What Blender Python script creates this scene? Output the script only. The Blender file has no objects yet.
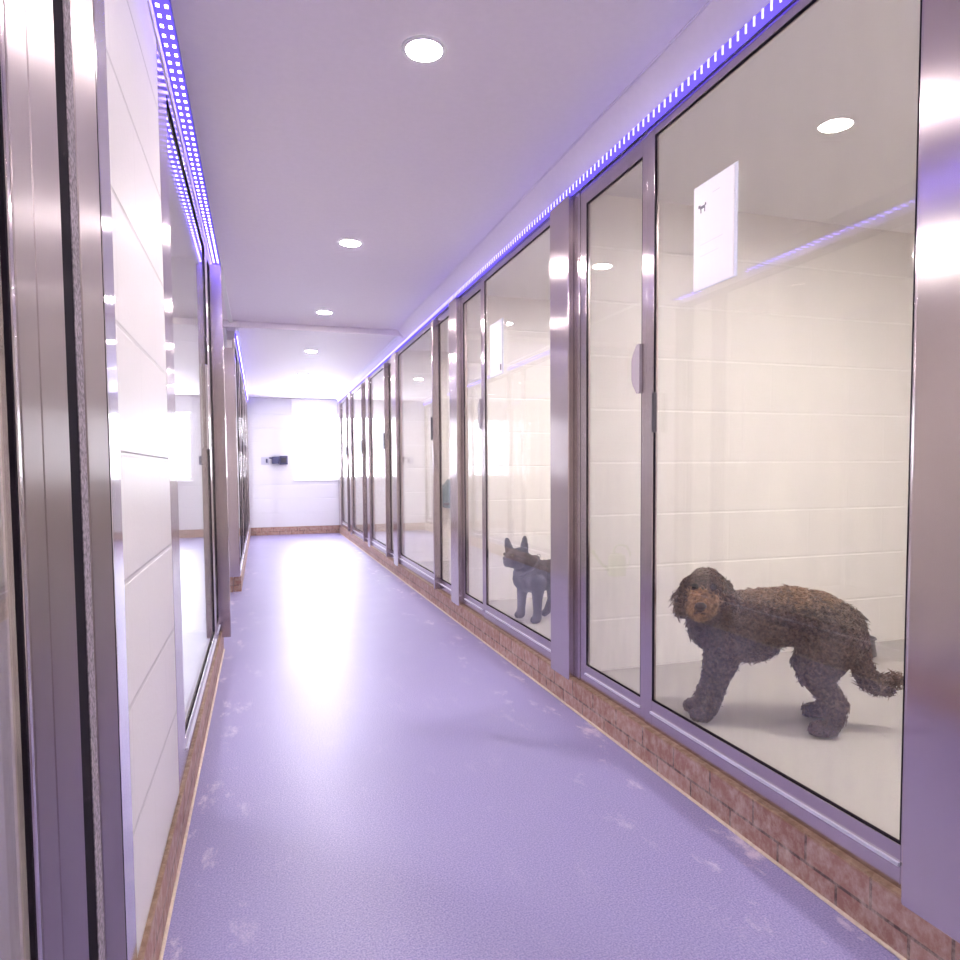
import bpy, bmesh, math, random
import numpy as np
from mathutils import Vector, Matrix, Quaternion, noise
random.seed(7); rng = np.random.default_rng(7)
S = bpy.context.scene
COL = S.collection
PI = math.pi

# ------------------------------------------------------------------ materials
def new_mat(name):
    m = bpy.data.materials.new(name); m.use_nodes = True
    nt = m.node_tree; nt.nodes.clear()
    out = nt.nodes.new('ShaderNodeOutputMaterial')
    return m, nt, out
def N(nt, typ, **kw):
    n = nt.nodes.new(typ)
    for k, v in kw.items():
        if k in n.inputs: n.inputs[k].default_value = v
        else: setattr(n, k, v)
    return n
def L(nt, a, b): nt.links.new(a, b)
def mathn(nt, op, a=None, b=None, c=None):
    n = nt.nodes.new('ShaderNodeMath'); n.operation = op
    for i, v in enumerate((a, b, c)):
        if v is None: continue
        if hasattr(v, 'is_linked') or hasattr(v, 'links'): nt.links.new(v, n.inputs[i])
        else: n.inputs[i].default_value = v
    return n.outputs[0]
def mixc(nt, fac, a, b):
    n = nt.nodes.new('ShaderNodeMix'); n.data_type = 'RGBA'
    for idx, v in ((0, fac), (6, a), (7, b)):
        if hasattr(v, 'links'): nt.links.new(v, n.inputs[idx])
        elif idx == 0: n.inputs[0].default_value = v
        else: n.inputs[idx].default_value = (*v, 1)
    return n.outputs[2]
def ramp(nt, src, p0, p1):
    n = nt.nodes.new('ShaderNodeMapRange'); n.inputs[1].default_value = p0; n.inputs[2].default_value = p1
    nt.links.new(src, n.inputs[0]); return n.outputs[0]
def pos(nt, scale=(1, 1, 1), off=(0, 0, 0)):
    g = nt.nodes.new('ShaderNodeNewGeometry'); m = nt.nodes.new('ShaderNodeMapping')
    m.inputs['Scale'].default_value = scale; m.inputs['Location'].default_value = off
    nt.links.new(g.outputs['Position'], m.inputs['Vector']); return m.outputs[0]
def plain(name, col, rough=.5, metal=0., spec=.5, bump=0., bscale=200., vary=0.):
    m, nt, out = new_mat(name); b = N(nt, 'ShaderNodeBsdfPrincipled')
    b.inputs['Base Color'].default_value = (*col, 1); b.inputs['Roughness'].default_value = rough
    b.inputs['Metallic'].default_value = metal; b.inputs['Specular IOR Level'].default_value = spec
    n = N(nt, 'ShaderNodeTexNoise', Scale=bscale, Detail=4.); L(nt, pos(nt), n.inputs['Vector'])
    if vary:
        L(nt, mixc(nt, ramp(nt, n.outputs[0], .35, .65), tuple(c * (1 - vary) for c in col), tuple(min(1, c * (1 + vary)) for c in col)), b.inputs['Base Color'])
    if bump:
        bp = N(nt, 'ShaderNodeBump', Strength=bump, Distance=.002); L(nt, n.outputs[0], bp.inputs['Height']); L(nt, bp.outputs[0], b.inputs['Normal'])
    L(nt, b.outputs[0], out.inputs[0]); return m
def emit(name, col, strength):
    m, nt, out = new_mat(name); e = N(nt, 'ShaderNodeEmission', Strength=strength); e.inputs[0].default_value = (*col, 1)
    L(nt, e.outputs[0], out.inputs[0]); return m
def steel(name, col, rough=.24, bump=.10):
    m, nt, out = new_mat(name); b = N(nt, 'ShaderNodeBsdfPrincipled', Metallic=1.)
    n = N(nt, 'ShaderNodeTexNoise', Scale=1., Detail=3.); L(nt, pos(nt, (260, 260, 3)), n.inputs['Vector'])
    n2 = N(nt, 'ShaderNodeTexNoise', Scale=7., Detail=5.); L(nt, pos(nt, (1, 1, .5)), n2.inputs['Vector'])
    L(nt, mixc(nt, ramp(nt, n2.outputs[0], .3, .7), tuple(c * .93 for c in col), col), b.inputs['Base Color'])
    L(nt, mathn(nt, 'MULTIPLY_ADD', n2.outputs[0], .03, rough - .015), b.inputs['Roughness'])
    b.inputs['Anisotropic'].default_value = .85
    tg = nt.nodes.new('ShaderNodeTangent'); tg.direction_type = 'RADIAL'; tg.axis = 'Z'; L(nt, tg.outputs[0], b.inputs['Tangent'])
    bp = N(nt, 'ShaderNodeBump', Strength=bump, Distance=.0006); L(nt, n.outputs[0], bp.inputs['Height']); L(nt, bp.outputs[0], b.inputs['Normal'])
    L(nt, b.outputs[0], out.inputs[0]); return m
def blockwall(name, axis, col, mortar):
    m, nt, out = new_mat(name); b = N(nt, 'ShaderNodeBsdfPrincipled', Roughness=.45)
    s = nt.nodes.new('ShaderNodeSeparateXYZ'); L(nt, pos(nt), s.inputs[0])
    c = nt.nodes.new('ShaderNodeCombineXYZ'); L(nt, s.outputs[0 if axis == 'x' else 1], c.inputs[0])
    L(nt, mathn(nt, 'SUBTRACT', s.outputs[2], .14), c.inputs[1])
    br = N(nt, 'ShaderNodeTexBrick'); L(nt, c.outputs[0], br.inputs['Vector'])
    for k, v in (('Scale', 1.), ('Mortar Size', .006), ('Mortar Smooth', .4), ('Brick Width', .49), ('Row Height', .2445)): br.inputs[k].default_value = v
    z = mathn(nt, 'DIVIDE', mathn(nt, 'SUBTRACT', s.outputs[2], .14), .2445)
    fr = mathn(nt, 'ABSOLUTE', mathn(nt, 'SUBTRACT', mathn(nt, 'FRACT', mathn(nt, 'ADD', z, .5)), .5))
    hj = ramp(nt, fr, .028, .012)          # bed joints
    jt = mathn(nt, 'MAXIMUM', hj, mathn(nt, 'MULTIPLY', br.outputs['Fac'], .12))
    n = N(nt, 'ShaderNodeTexNoise', Scale=90., Detail=6.); L(nt, pos(nt), n.inputs['Vector'])
    n2 = N(nt, 'ShaderNodeTexNoise', Scale=2.5, Detail=3.); L(nt, pos(nt), n2.inputs['Vector'])
    c0 = mixc(nt, n2.outputs[0], tuple(q * .95 for q in col), col)
    L(nt, mixc(nt, mathn(nt, 'MULTIPLY', jt, .7), c0, mortar), b.inputs['Base Color'])
    h = mathn(nt, 'SUBTRACT', mathn(nt, 'MULTIPLY', n.outputs[0], .5), mathn(nt, 'MULTIPLY', jt, 2.))
    bp = N(nt, 'ShaderNodeBump', Strength=.45, Distance=.003); L(nt, h, bp.inputs['Height']); L(nt, bp.outputs[0], b.inputs['Normal'])
    L(nt, b.outputs[0], out.inputs[0]); return m
def bricks(name, axis, w=.2, rowh=.078):
    m, nt, out = new_mat(name); b = N(nt, 'ShaderNodeBsdfPrincipled', Roughness=.6)
    s = nt.nodes.new('ShaderNodeSeparateXYZ'); L(nt, pos(nt), s.inputs[0])
    c = nt.nodes.new('ShaderNodeCombineXYZ'); L(nt, s.outputs[0 if axis == 'x' else 1], c.inputs[0]); L(nt, mathn(nt, 'ADD', s.outputs[2], rowh * 2 - .139), c.inputs[1])
    br = N(nt, 'ShaderNodeTexBrick'); L(nt, c.outputs[0], br.inputs['Vector'])
    for k, v in (('Scale', 1.), ('Mortar Size', .0045), ('Mortar Smooth', .2), ('Brick Width', w), ('Row Height', rowh)): br.inputs[k].default_value = v
    br.inputs['Color1'].default_value = (.36, .20, .17, 1); br.inputs['Color2'].default_value = (.27, .13, .105, 1); br.inputs['Mortar'].default_value = (.10, .06, .055, 1)
    n = N(nt, 'ShaderNodeTexNoise', Scale=35., Detail=8., Roughness=.7); L(nt, pos(nt, (1, 1, .8)), n.inputs['Vector'])
    c1 = mixc(nt, ramp(nt, n.outputs[0], .42, .75), br.outputs['Color'], (.52, .42, .37))
    edge = ramp(nt, s.outputs[2], .125, .136)
    c2 = mixc(nt, mathn(nt, 'MULTIPLY', edge, .6), c1, (.23, .12, .05))
    L(nt, c2, b.inputs['Base Color'])
    bp = N(nt, 'ShaderNodeBump', Strength=.5, Distance=.003)
    L(nt, mathn(nt, 'SUBTRACT', mathn(nt, 'MULTIPLY', n.outputs[0], .4), br.outputs['Fac']), bp.inputs['Height']); L(nt, bp.outputs[0], b.inputs['Normal'])
    L(nt, b.outputs[0], out.inputs[0]); return m
def glass(name, dirt=.04, tint=(.99, .992, .992)):
    m, nt, out = new_mat(name)
    g = nt.nodes.new('ShaderNodeNewGeometry')
    ior = mathn(nt, 'MULTIPLY_ADD', g.outputs['Backfacing'], 1 / 1.5 - 1.5, 1.5)
    f = nt.nodes.new('ShaderNodeFresnel'); L(nt, ior, f.inputs['IOR'])
    t = N(nt, 'ShaderNodeBsdfTransparent'); t.inputs[0].default_value = (*tint, 1)
    gl = N(nt, 'ShaderNodeBsdfGlossy', Roughness=.0)
    ms = nt.nodes.new('ShaderNodeMixShader'); L(nt, f.outputs[0], ms.inputs[0]); L(nt, t.outputs[0], ms.inputs[1]); L(nt, gl.outputs[0], ms.inputs[2])
    d = N(nt, 'ShaderNodeBsdfDiffuse'); d.inputs[0].default_value = (.85, .85, .9, 1)
    n = N(nt, 'ShaderNodeTexNoise', Scale=5., Detail=7., Roughness=.65); L(nt, pos(nt, (1, 3, .7)), n.inputs['Vector'])
    sz = nt.nodes.new('ShaderNodeSeparateXYZ'); L(nt, pos(nt), sz.inputs[0])
    low = ramp(nt, sz.outputs[2], 1.3, .2)
    k = mathn(nt, 'MULTIPLY', mathn(nt, 'MULTIPLY', ramp(nt, n.outputs[0], .3, .75), mathn(nt, 'ADD', low, .35)), dirt)
    m2 = nt.nodes.new('ShaderNodeMixShader'); L(nt, k, m2.inputs[0]); L(nt, ms.outputs[0], m2.inputs[1]); L(nt, d.outputs[0], m2.inputs[2])
    L(nt, m2.outputs[0], out.inputs[0]); return m
def floor_mat():
    m, nt, out = new_mat('blue_resin_floor'); b = N(nt, 'ShaderNodeBsdfPrincipled')
    n = N(nt, 'ShaderNodeTexNoise', Scale=210., Detail=5.); L(nt, pos(nt), n.inputs['Vector'])
    n2 = N(nt, 'ShaderNodeTexNoise', Scale=2.2, Detail=6., Roughness=.6); L(nt, pos(nt), n2.inputs['Vector'])
    n3 = N(nt, 'ShaderNodeTexNoise', Scale=9., Detail=9., Roughness=.75); L(nt, pos(nt, (1, .45, 1)), n3.inputs['Vector'])
    c = mixc(nt, ramp(nt, n.outputs[0], .35, .65), FLOOR_A, FLOOR_B)
    c = mixc(nt, mathn(nt, 'MULTIPLY', ramp(nt, n2.outputs[0], .35, .7), .35), c, FLOOR_C)
    s = nt.nodes.new('ShaderNodeSeparateXYZ'); L(nt, pos(nt), s.inputs[0])
    er = ramp(nt, s.outputs[0], .95, 1.28); el = ramp(nt, s.outputs[0], .0, -.22)
    edge = mathn(nt, 'MAXIMUM', mathn(nt, 'MULTIPLY', er, 1.), mathn(nt, 'MULTIPLY', el, 1.))
    st = mathn(nt, 'MULTIPLY', ramp(nt, n3.outputs[0], .56, .66), mathn(nt, 'ADD', mathn(nt, 'MULTIPLY', edge, .55), .06))
    c = mixc(nt, st, c, (.72, .60, .66))
    L(nt, c, b.inputs['Base Color'])
    L(nt, mathn(nt, 'MULTIPLY_ADD', n2.outputs[0], .14, .33), b.inputs['Roughness'])
    hh = mathn(nt, 'ADD', n.outputs[0], mathn(nt, 'MULTIPLY', n2.outputs[0], 2.))
    bp = N(nt, 'ShaderNodeBump', Strength=.22, Distance=.0015); L(nt, hh, bp.inputs['Height']); L(nt, bp.outputs[0], b.inputs['Normal'])
    b.inputs['Specular IOR Level'].default_value = .6
    L(nt, b.outputs[0], out.inputs[0]); return m
FLOOR_A, FLOOR_B, FLOOR_C = (.16, .138, .33), (.33, .295, .50), (.26, .24, .44)

M = {}
M['floor'] = floor_mat()
M['penfloor'] = plain('grey_beige_pen_floor', (.40, .375, .34), .5, bump=.3, bscale=260, vary=.06)
M['ceil'] = plain('white_ceiling_paint', (.88, .83, .885), .7, bump=.1, bscale=40, vary=.01)
M['penceil'] = plain('pen_ceiling_paint', (.87, .85, .84), .5, bump=.1, bscale=40, vary=.01)
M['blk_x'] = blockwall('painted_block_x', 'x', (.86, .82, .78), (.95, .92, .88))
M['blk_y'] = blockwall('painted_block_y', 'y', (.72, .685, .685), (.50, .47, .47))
M['endwall'] = blockwall('painted_block_end', 'x', (.74, .74, .80), (.71, .71, .77))
M['white'] = plain('white_gloss_paint', (.85, .85, .87), .35)
M['brick_y'] = bricks('curb_brick_y', 'y')
M['brick_x'] = bricks('curb_brick_x', 'x')
M['bead'] = plain('cream_sealant', (.62, .52, .42), .6, vary=.1, bscale=60)
M['steel'] = steel('brushed_stainless', (.60, .53, .54), .21)
M['satin'] = steel('satin_stainless', (.36, .31, .32), .40)
M['steel2'] = steel('brushed_stainless_frame', (.54, .47, .485), .21)
M['steelpol'] = steel('polished_stainless', (.78, .75, .80), .10, .08)
M['gasket'] = plain('black_rubber', (.016, .012, .018), .95, spec=.05)
M['foam'] = plain('grey_foam_seal', (.25, .21, .25), .9, bump=.9, bscale=140, vary=.4)
M['glass'] = glass('dirty_glass', .05)
M['glass2'] = glass('clean_glass', .05)
M['handle'] = plain('grey_handle_plastic', (.42, .38, .42), .3)
M['handled'] = plain('dark_handle', (.06, .055, .07), .3)
M['paper'] = plain('white_paper', (.84, .84, .87), .6)
M['acryl'] = plain('clear_acrylic_edge', (.75, .78, .88), .15)
M['ink'] = plain('grey_ink', (.18, .18, .22), .6)
M['inkl'] = plain('pale_ink', (.72, .72, .76), .6)
M['lamp'] = emit('downlight_glow', (1., .905, .89), 275.)
M['lampw'] = emit('warm_pen_light_glow', (1., .945, .905), 660.)
M['trimring'] = plain('white_light_ring', (.9, .9, .9), .4)
M['led'] = emit('blue_led_tube', (.14, .09, 1.), .9)
M['diode'] = emit('blue_white_diode', (.24, .18, 1.), 15.)
M['diode2'] = emit('pale_blue_diode_glint', (.42, .37, 1.), 1.7)
M['ledcase'] = plain('violet_channel', (.20, .17, .55), .3)
M['socket'] = plain('navy_plastic', (.07, .07, .16), .4)
M['switch'] = plain('pale_grey_plastic', (.55, .55, .68), .4)
M['green'] = plain('green_plastic', (.24, .42, .12), .45)
M['teal'] = plain('slate_teal_plastic', (.10, .17, .21), .4)
M['bowl'] = plain('dark_bowl', (.09, .075, .06), .4)
M['fur'] = plain('dark_brown_curls', (.118, .076, .056), .85, spec=.2, bump=.6, bscale=70, vary=.6)
M['fur2'] = plain('reddish_brown_curls', (.21, .125, .082), .85, spec=.2, vary=.5, bscale=70)
M['furtan'] = plain('rusty_muzzle_hair', (.33, .19, .10), .85, spec=.2, vary=.55, bscale=45)
M['skin'] = plain('dark_brown_skin', (.07, .045, .035), .8)
M['nose'] = plain('nose_leather', (.03, .02, .02), .35)
M['eye'] = plain('dark_eye', (.012, .008, .006), .08)
M['black'] = plain('black_short_coat', (.022, .024, .034), .55, spec=.4, bump=.4, bscale=120, vary=.3)
M['collar'] = plain('grey_violet_webbing', (.05, .045, .07), .6)
M['metal'] = plain('metal_ring', (.6, .6, .6), .25, metal=1.)
M['earin'] = plain('ear_inside', (.12, .10, .13), .7)
M['drain'] = plain('dark_drain', (.12, .11, .17), .4, metal=.5)

# ------------------------------------------------------------------ builders
def box(bm, x0, x1, y0, y1, z0, z1, bev=0.):
    vs = [bm.verts.new(p) for p in ((x0, y0, z0), (x1, y0, z0), (x1, y1, z0), (x0, y1, z0), (x0, y0, z1), (x1, y0, z1), (x1, y1, z1), (x0, y1, z1))]
    fs = [bm.faces.new([vs[i] for i in q]) for q in ((3, 2, 1, 0), (4, 5, 6, 7), (0, 1, 5, 4), (1, 2, 6, 5), (2, 3, 7, 6), (3, 0, 4, 7))]
    if bev:
        es = list({e for f in fs for e in f.edges})
        bmesh.ops.bevel(bm, geom=es, offset=bev, segments=2, affect='EDGES', profile=.5)
def cyl(bm, p, r, h, axis='z', seg=24, r2=None):
    mt = Matrix.Translation(p)
    if axis == 'x': mt = mt @ Matrix.Rotation(PI / 2, 4, 'Y')
    if axis == 'y': mt = mt @ Matrix.Rotation(-PI / 2, 4, 'X')
    bmesh.ops.create_cone(bm, cap_ends=True, segments=seg, radius1=r, radius2=r if r2 is None else r2, depth=h, matrix=mt)
def ball(bm, p, r, sx=1, sy=1, sz=1, seg=16, rot=None):
    mt = Matrix.Translation(p)
    if rot is not None: mt = mt @ rot
    mt = mt @ Matrix.Diagonal((sx, sy, sz, 1))
    bmesh.ops.create_uvsphere(bm, u_segments=seg, v_segments=max(6, seg // 2 + 2), radius=r, matrix=mt)
def tube(bm, pts, r, seg=8, cap=True):
    pts = [Vector(p) for p in pts]; rs = r if isinstance(r, (list, tuple)) else [r] * len(pts)
    rings = []; up = Vector((0, 0, 1)); 
    for i, p in enumerate(pts):
        t = (pts[min(i + 1, len(pts) - 1)] - pts[max(i - 1, 0)]).normalized()
        a = t.cross(up); a = a.normalized() if a.length > .05 else t.cross(Vector((1, 0, 0))).normalized()
        b = t.cross(a).normalized()
        rings.append([bm.verts.new(p + (a * math.cos(2 * PI * k / seg) + b * math.sin(2 * PI * k / seg)) * rs[i]) for k in range(seg)])
    for u, v in zip(rings, rings[1:]):
        for k in range(seg): bm.faces.new((u[k], u[(k + 1) % seg], v[(k + 1) % seg], v[k]))
    if cap: bm.faces.new(rings[0][::-1]); bm.faces.new(rings[-1])
def B(): return bmesh.new()
def obj(name, bm, mat, parent=None, smooth=False, world=True):
    """links one mesh; with a parent Empty the verts (world metres) become local to it"""
    me = bpy.data.meshes.new(name)
    bmesh.ops.recalc_face_normals(bm, faces=bm.faces[:])
    if parent is not None and world:
        off = parent.location if parent.parent is None else parent.parent.location
        bmesh.ops.translate(bm, verts=bm.verts[:], vec=-Vector(off))
    bm.to_mesh(me); bm.free()
    if smooth:
        for p in me.polygons: p.use_smooth = True
    o = bpy.data.objects.new(name, me); COL.objects.link(o); me.materials.append(M[mat] if isinstance(mat, str) else mat)
    if parent is not None: o.parent = parent
    return o
def bx(name, mat, dims, parent=None, bev=0.):
    b = B(); box(b, *dims, bev=bev); return obj(name, b, mat, parent)
def tag(o, label=None, cat=None, group=None, kind=None):
    if label: o['label'] = label
    if cat: o['category'] = cat
    if group: o['group'] = group
    if kind: o['kind'] = kind
    return o
def thing(name, label, cat, loc, group=None, rz=0.):
    o = bpy.data.objects.new(name, None); COL.objects.link(o); o.location = loc; o.rotation_euler = (0, 0, rz)
    o.empty_display_size = .1
    return tag(o, label, cat, group)
def struct(name, mat, dims, label, cat, bev=0.):
    o = bx(name, mat, dims, None, bev); return tag(o, label, cat, kind='structure')
def dup(root, loc, label=None, group=None):
    r = root.copy(); COL.objects.link(r); r.location = loc
    if label: r['label'] = label
    if group: r['group'] = group
    for ch in list(root.children):
        c = ch.copy(); COL.objects.link(c); c.parent = r
        for g in list(ch.children):
            d = g.copy(); COL.objects.link(d); d.parent = c
    return r

# ------------------------------------------------------------------ layout numbers (metres)
XR, XL, XLF = 1.3455, -.25, -.195     # glazing planes: right, left near, left far
CURB = .137; PENZ = .14
ZG = 2.254; ZH = 2.292; ZN = 2.43; ZF = 2.375; YSTEP = 6.55; YEND = 12.5
PX1 = 3.9; PXL = -1.75

# ------------------------------------------------------------------ setting
struct('floor', 'floor', (-3.2, 1.33, -1.6, YEND, -.1, 0), 'lavender blue speckled resin corridor floor with pale scuffs', 'floor')
struct('floor_pens_right', 'penfloor', (1.40, PX1, -.9, YEND, -.1, PENZ), 'grey beige raised floor of the right-hand pens', 'floor')
struct('floor_pen_left_near', 'penfloor', (PXL, -.31, -.9, 4.40, 0, PENZ), 'grey beige raised floor of the near left pens', 'floor')
struct('floor_pen_left_far', 'penfloor', (PXL, -.255, 6.72, YEND, 0, PENZ), 'grey beige raised floor of the far left pens', 'floor')
struct('ceiling', 'ceil', (-3.2, 1.40, -1.6, YSTEP, ZN, ZN + .1), 'near part of the smooth corridor ceiling', 'ceiling')
struct('ceiling_far', 'ceil', (-3.2, 1.40, YSTEP, YEND + .3, ZF, ZN + .1), 'slightly lower far part of the corridor ceiling', 'ceiling')
struct('ceiling_pens', 'penceil', (1.40, PX1, -.9, YEND, 2.33, 2.53), 'grey white ceiling of the right-hand pens', 'ceiling')
struct('ceiling_pen_left', 'penceil', (PXL, -.31, -.9, 4.40, 2.33, ZN), 'ceiling of the near left pens', 'ceiling')
struct('wall_back', 'blk_x', (-3.3, PX1 + .1, -1.7, -1.6, 0, 2.6), 'block wall behind the viewer', 'wall')
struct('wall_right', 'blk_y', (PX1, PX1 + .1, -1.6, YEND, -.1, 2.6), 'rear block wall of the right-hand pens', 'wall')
struct('wall_right_near', 'blk_x', (1.33, PX1, -1.6, -.9, 0, 2.53), 'block wall closing the right-hand pens near the viewer', 'wall')
struct('wall_left_near', 'blk_x', (PXL - .1, -.25, -1.6, -.9, 0, 2.53), 'block wall closing the left-hand pens near the viewer', 'wall')
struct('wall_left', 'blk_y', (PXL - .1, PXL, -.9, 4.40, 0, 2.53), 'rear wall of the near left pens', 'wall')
struct('wall_left_passage', 'endwall', (-3.3, -3.2, -1.6, YEND, 0, 2.6), 'white wall at the end of the left side passage', 'wall')
struct('wall_left_passage_near', 'blk_x', (-3.2, -.30, 4.40, 4.50, 0, ZN), 'near side wall of the left passage', 'wall')
struct('wall_left_passage_far', 'endwall', (-3.2, -.26, 6.625, 6.72, 0, ZF), 'white far side wall of the left passage', 'wall')
struct('wall_left_far', 'endwall', (PXL - .1, PXL, 6.72, YEND, 0, ZF), 'rear wall of the far left pens', 'wall')
# end wall with a window opening x .575-1.325, z .965-2.10
b = B()
WX0, WX1, WZ0, WZ1 = .575, 1.318, .965, 2.095
box(b, -3.3, WX0, YEND, YEND + .22, -.1, 2.6); box(b, WX1, PX1 + .1, YEND, YEND + .22, -.1, 2.6)
box(b, WX0, WX1, YEND, YEND + .22, -.1, WZ0); box(b, WX0, WX1, YEND, YEND + .22, WZ1, 2.6)
tag(obj('wall_end', b, 'endwall'), 'white painted end wall of the corridor', 'wall', kind='structure')
b = B(); box(b, WX0 - .03, WX1 + .03, YEND - .035, YEND - .0005, WZ1 + .005, ZF - .001)
tag(obj('trim_window_head', b, 'white'), 'white boxed panel above the end window', 'trim', kind='structure')
# window frame + pane
w = thing('window_1', 'bright white framed window in the end wall', 'window', ((WX0 + WX1) / 2, YEND + .1, WZ0)); w['kind'] = 'structure'
def ring(b, x0, x1, y0, y1, z0, z1, t, bev=0.):
    """rectangular frame in the x-z plane"""
    box(b, x0, x0 + t, y0, y1, z0, z1, bev); box(b, x1 - t, x1, y0, y1, z0, z1, bev)
    box(b, x0 + t, x1 - t, y0, y1, z0, z0 + t, bev); box(b, x0 + t, x1 - t, y0, y1, z1 - t, z1, bev)
b = B(); ring(b, WX0, WX1, YEND + .09, YEND + .14, WZ0, WZ1, .045); box(b, .93, .965, YEND + .09, YEND + .14, WZ0 + .045, WZ1 - .045)
obj('window_frame', b, 'white', w)
b = B(); box(b, WX0 + .045, WX1 - .045, YEND + .11, YEND + .115, WZ0 + .045, WZ1 - .045); obj('window_pane', b, 'glass2', w)
b = B(); box(b, WX0 + .05, WX0 + .075, YEND + .06, YEND + .09, 1.36, 1.42, .003); box(b, WX0 + .05, WX0 + .17, YEND + .055, YEND + .07, 1.395, 1.415, .003)
obj('window_handle', b, 'switch', w)
b = B(); box(b, WX0 - .02, WX1 + .02, YEND - .03, YEND + .08, WZ0 - .03, WZ0, .004); tag(obj('trim_window_sill', b, 'white'), 'white sill under the end window', 'trim', kind='structure')

# brick curbs
def curb(name, mat, dims, label):
    return struct(name, mat, dims, label, 'brick curb', .003)
curb('trim_curb_right', 'brick_y', (1.324, 1.40, -1.6, YEND, 0, CURB), 'low brick curb under the right-hand glazing')
curb('trim_curb_left_near', 'brick_y', (-.31, -.239, -1.6, 4.50, 0, CURB), 'low brick curb under the near left glazing')
curb('trim_curb_left_far', 'brick_y', (-.255, XLF + .008, 6.62, YEND, 0, CURB), 'low brick curb under the far left glazing')
curb('trim_curb_left_end', 'brick_x', (-.42, -.258, 6.60, 6.624, 0, CURB), 'brick foot facing the viewer at the far side of the passage')
curb('baseboard_end', 'brick_x', (-.18, 1.322, YEND - .02, YEND - .0005, 0, CURB), 'low row of red bricks along the end wall')
b = B(); tube(b, [(1.321, y, .003) for y in np.linspace(-1.2, 12.4, 60)], .005, 6)
tag(obj('trim_bead_right', b, 'bead', smooth=True), 'cream sealant bead where right curb meets floor', 'trim', kind='structure')
b = B(); tube(b, [(-.236, y, .003) for y in np.linspace(-1.2, 4.45, 40)], .005, 6)
tag(obj('trim_bead_left', b, 'bead', smooth=True), 'cream sealant bead where left curb meets floor', 'trim', kind='structure')
# ceiling cover strips
struct('trim_ceiling_right', 'ceil', (1.262, 1.268, -1.5, YSTEP - .002, ZN - .004, ZN - .0005), 'thin cover strip along the right of the near ceiling', 'trim')
struct('trim_ceiling_right_far', 'white', (1.26, 1.275, YSTEP + .002, YEND - .04, ZF - .006, ZF - .0005), 'thin cover strip along the right of the far ceiling', 'trim')
struct('trim_ceiling_left', 'white', (-.235, -.205, 4.56, YSTEP - .003, ZN - .022, ZN - .0005), 'white cable trunking along the left of the ceiling above the passage', 'trim')
struct('trim_ceiling_left_far', 'white', (-.185, -.155, YSTEP + .075, YEND - .01, ZF - .022, ZF - .0005), 'white cable trunking along the left of the far ceiling', 'trim')
def coving(name, label, y0, y1, zt, x0):
    b = B(); pr = [(x0, zt - .0008), (1.3518, zt - .0008), (1.3518, 2.343), (1.343, 2.3415)]
    a = [b.verts.new((x, y0, z)) for x, z in pr]; c = [b.verts.new((x, y1, z)) for x, z in pr]
    b.faces.new(a); b.faces.new(c[::-1])
    for k in range(4): b.faces.new((a[k], a[(k + 1) % 4], c[(k + 1) % 4], c[k]))
    return tag(obj(name, b, 'ceil'), label, 'trim', kind='structure')
coving('trim_coving_right', 'slanted white coving above the right blue light strip', -1.5, YSTEP - .001, ZN, 1.27)
coving('trim_coving_right_far', 'slanted white coving above the far right blue light strip', YSTEP + .001, YEND - .04, ZF, 1.29)
# block pier left, between the two near left panels
YB0, YB1 = 1.44, 2.17
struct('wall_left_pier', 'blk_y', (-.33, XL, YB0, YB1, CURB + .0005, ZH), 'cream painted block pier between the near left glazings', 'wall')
struct('wall_left_bulkhead', 'ceil', (-.33, -.245, -1.5, 4.45, ZH + .0, ZN - .0005), 'white boarding above the near left glazing', 'wall')
struct('wall_right_bulkhead', 'ceil', (1.352, 1.3995, -1.5, YEND - .002, ZH + .001, ZF - .0005), 'white boarding above the right glazing', 'wall')
struct('wall_left_bulkhead_far', 'ceil', (-.26, XLF - .006, 6.73, YEND - .002, ZH + .001, ZF - .0005), 'white boarding above the far left glazing', 'wall')
# pen partitions
PART = [(.86, 1.02), (2.868, 3.03), (4.72, 4.88), (7.02, 7.16), (8.88, 9.0), (10.72, 10.83)]
words = ['nearest', 'second', 'third', 'fourth', 'fifth', 'sixth']
for i, (a, c) in enumerate(PART):
    struct('wall_partition', 'blk_x', (1.402, PX1, a, c, PENZ, 2.33), '%s block partition between the right-hand pens, counted from the viewer' % words[i].capitalize(), 'wall')
for a, c, wd in ((1.72, 1.87, 'near'),):
    struct('wall_partition_left', 'blk_x', (PXL, -.335, a, c, PENZ, 2.33), 'block partition inside the near left pens', 'wall')
struct('wall_partition_left_far', 'blk_x', (PXL, -.262, 9.3, 9.45, PENZ, ZF), 'block partition inside the far left pens', 'wall')
# floor drain marks
b = B(); box(b, .60, .80, 9.02, 9.06, .0002, .004, .001); tag(obj('floor_drain', b, 'drain'), 'narrow dark slot drain in the far corridor floor', 'drain')

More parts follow.
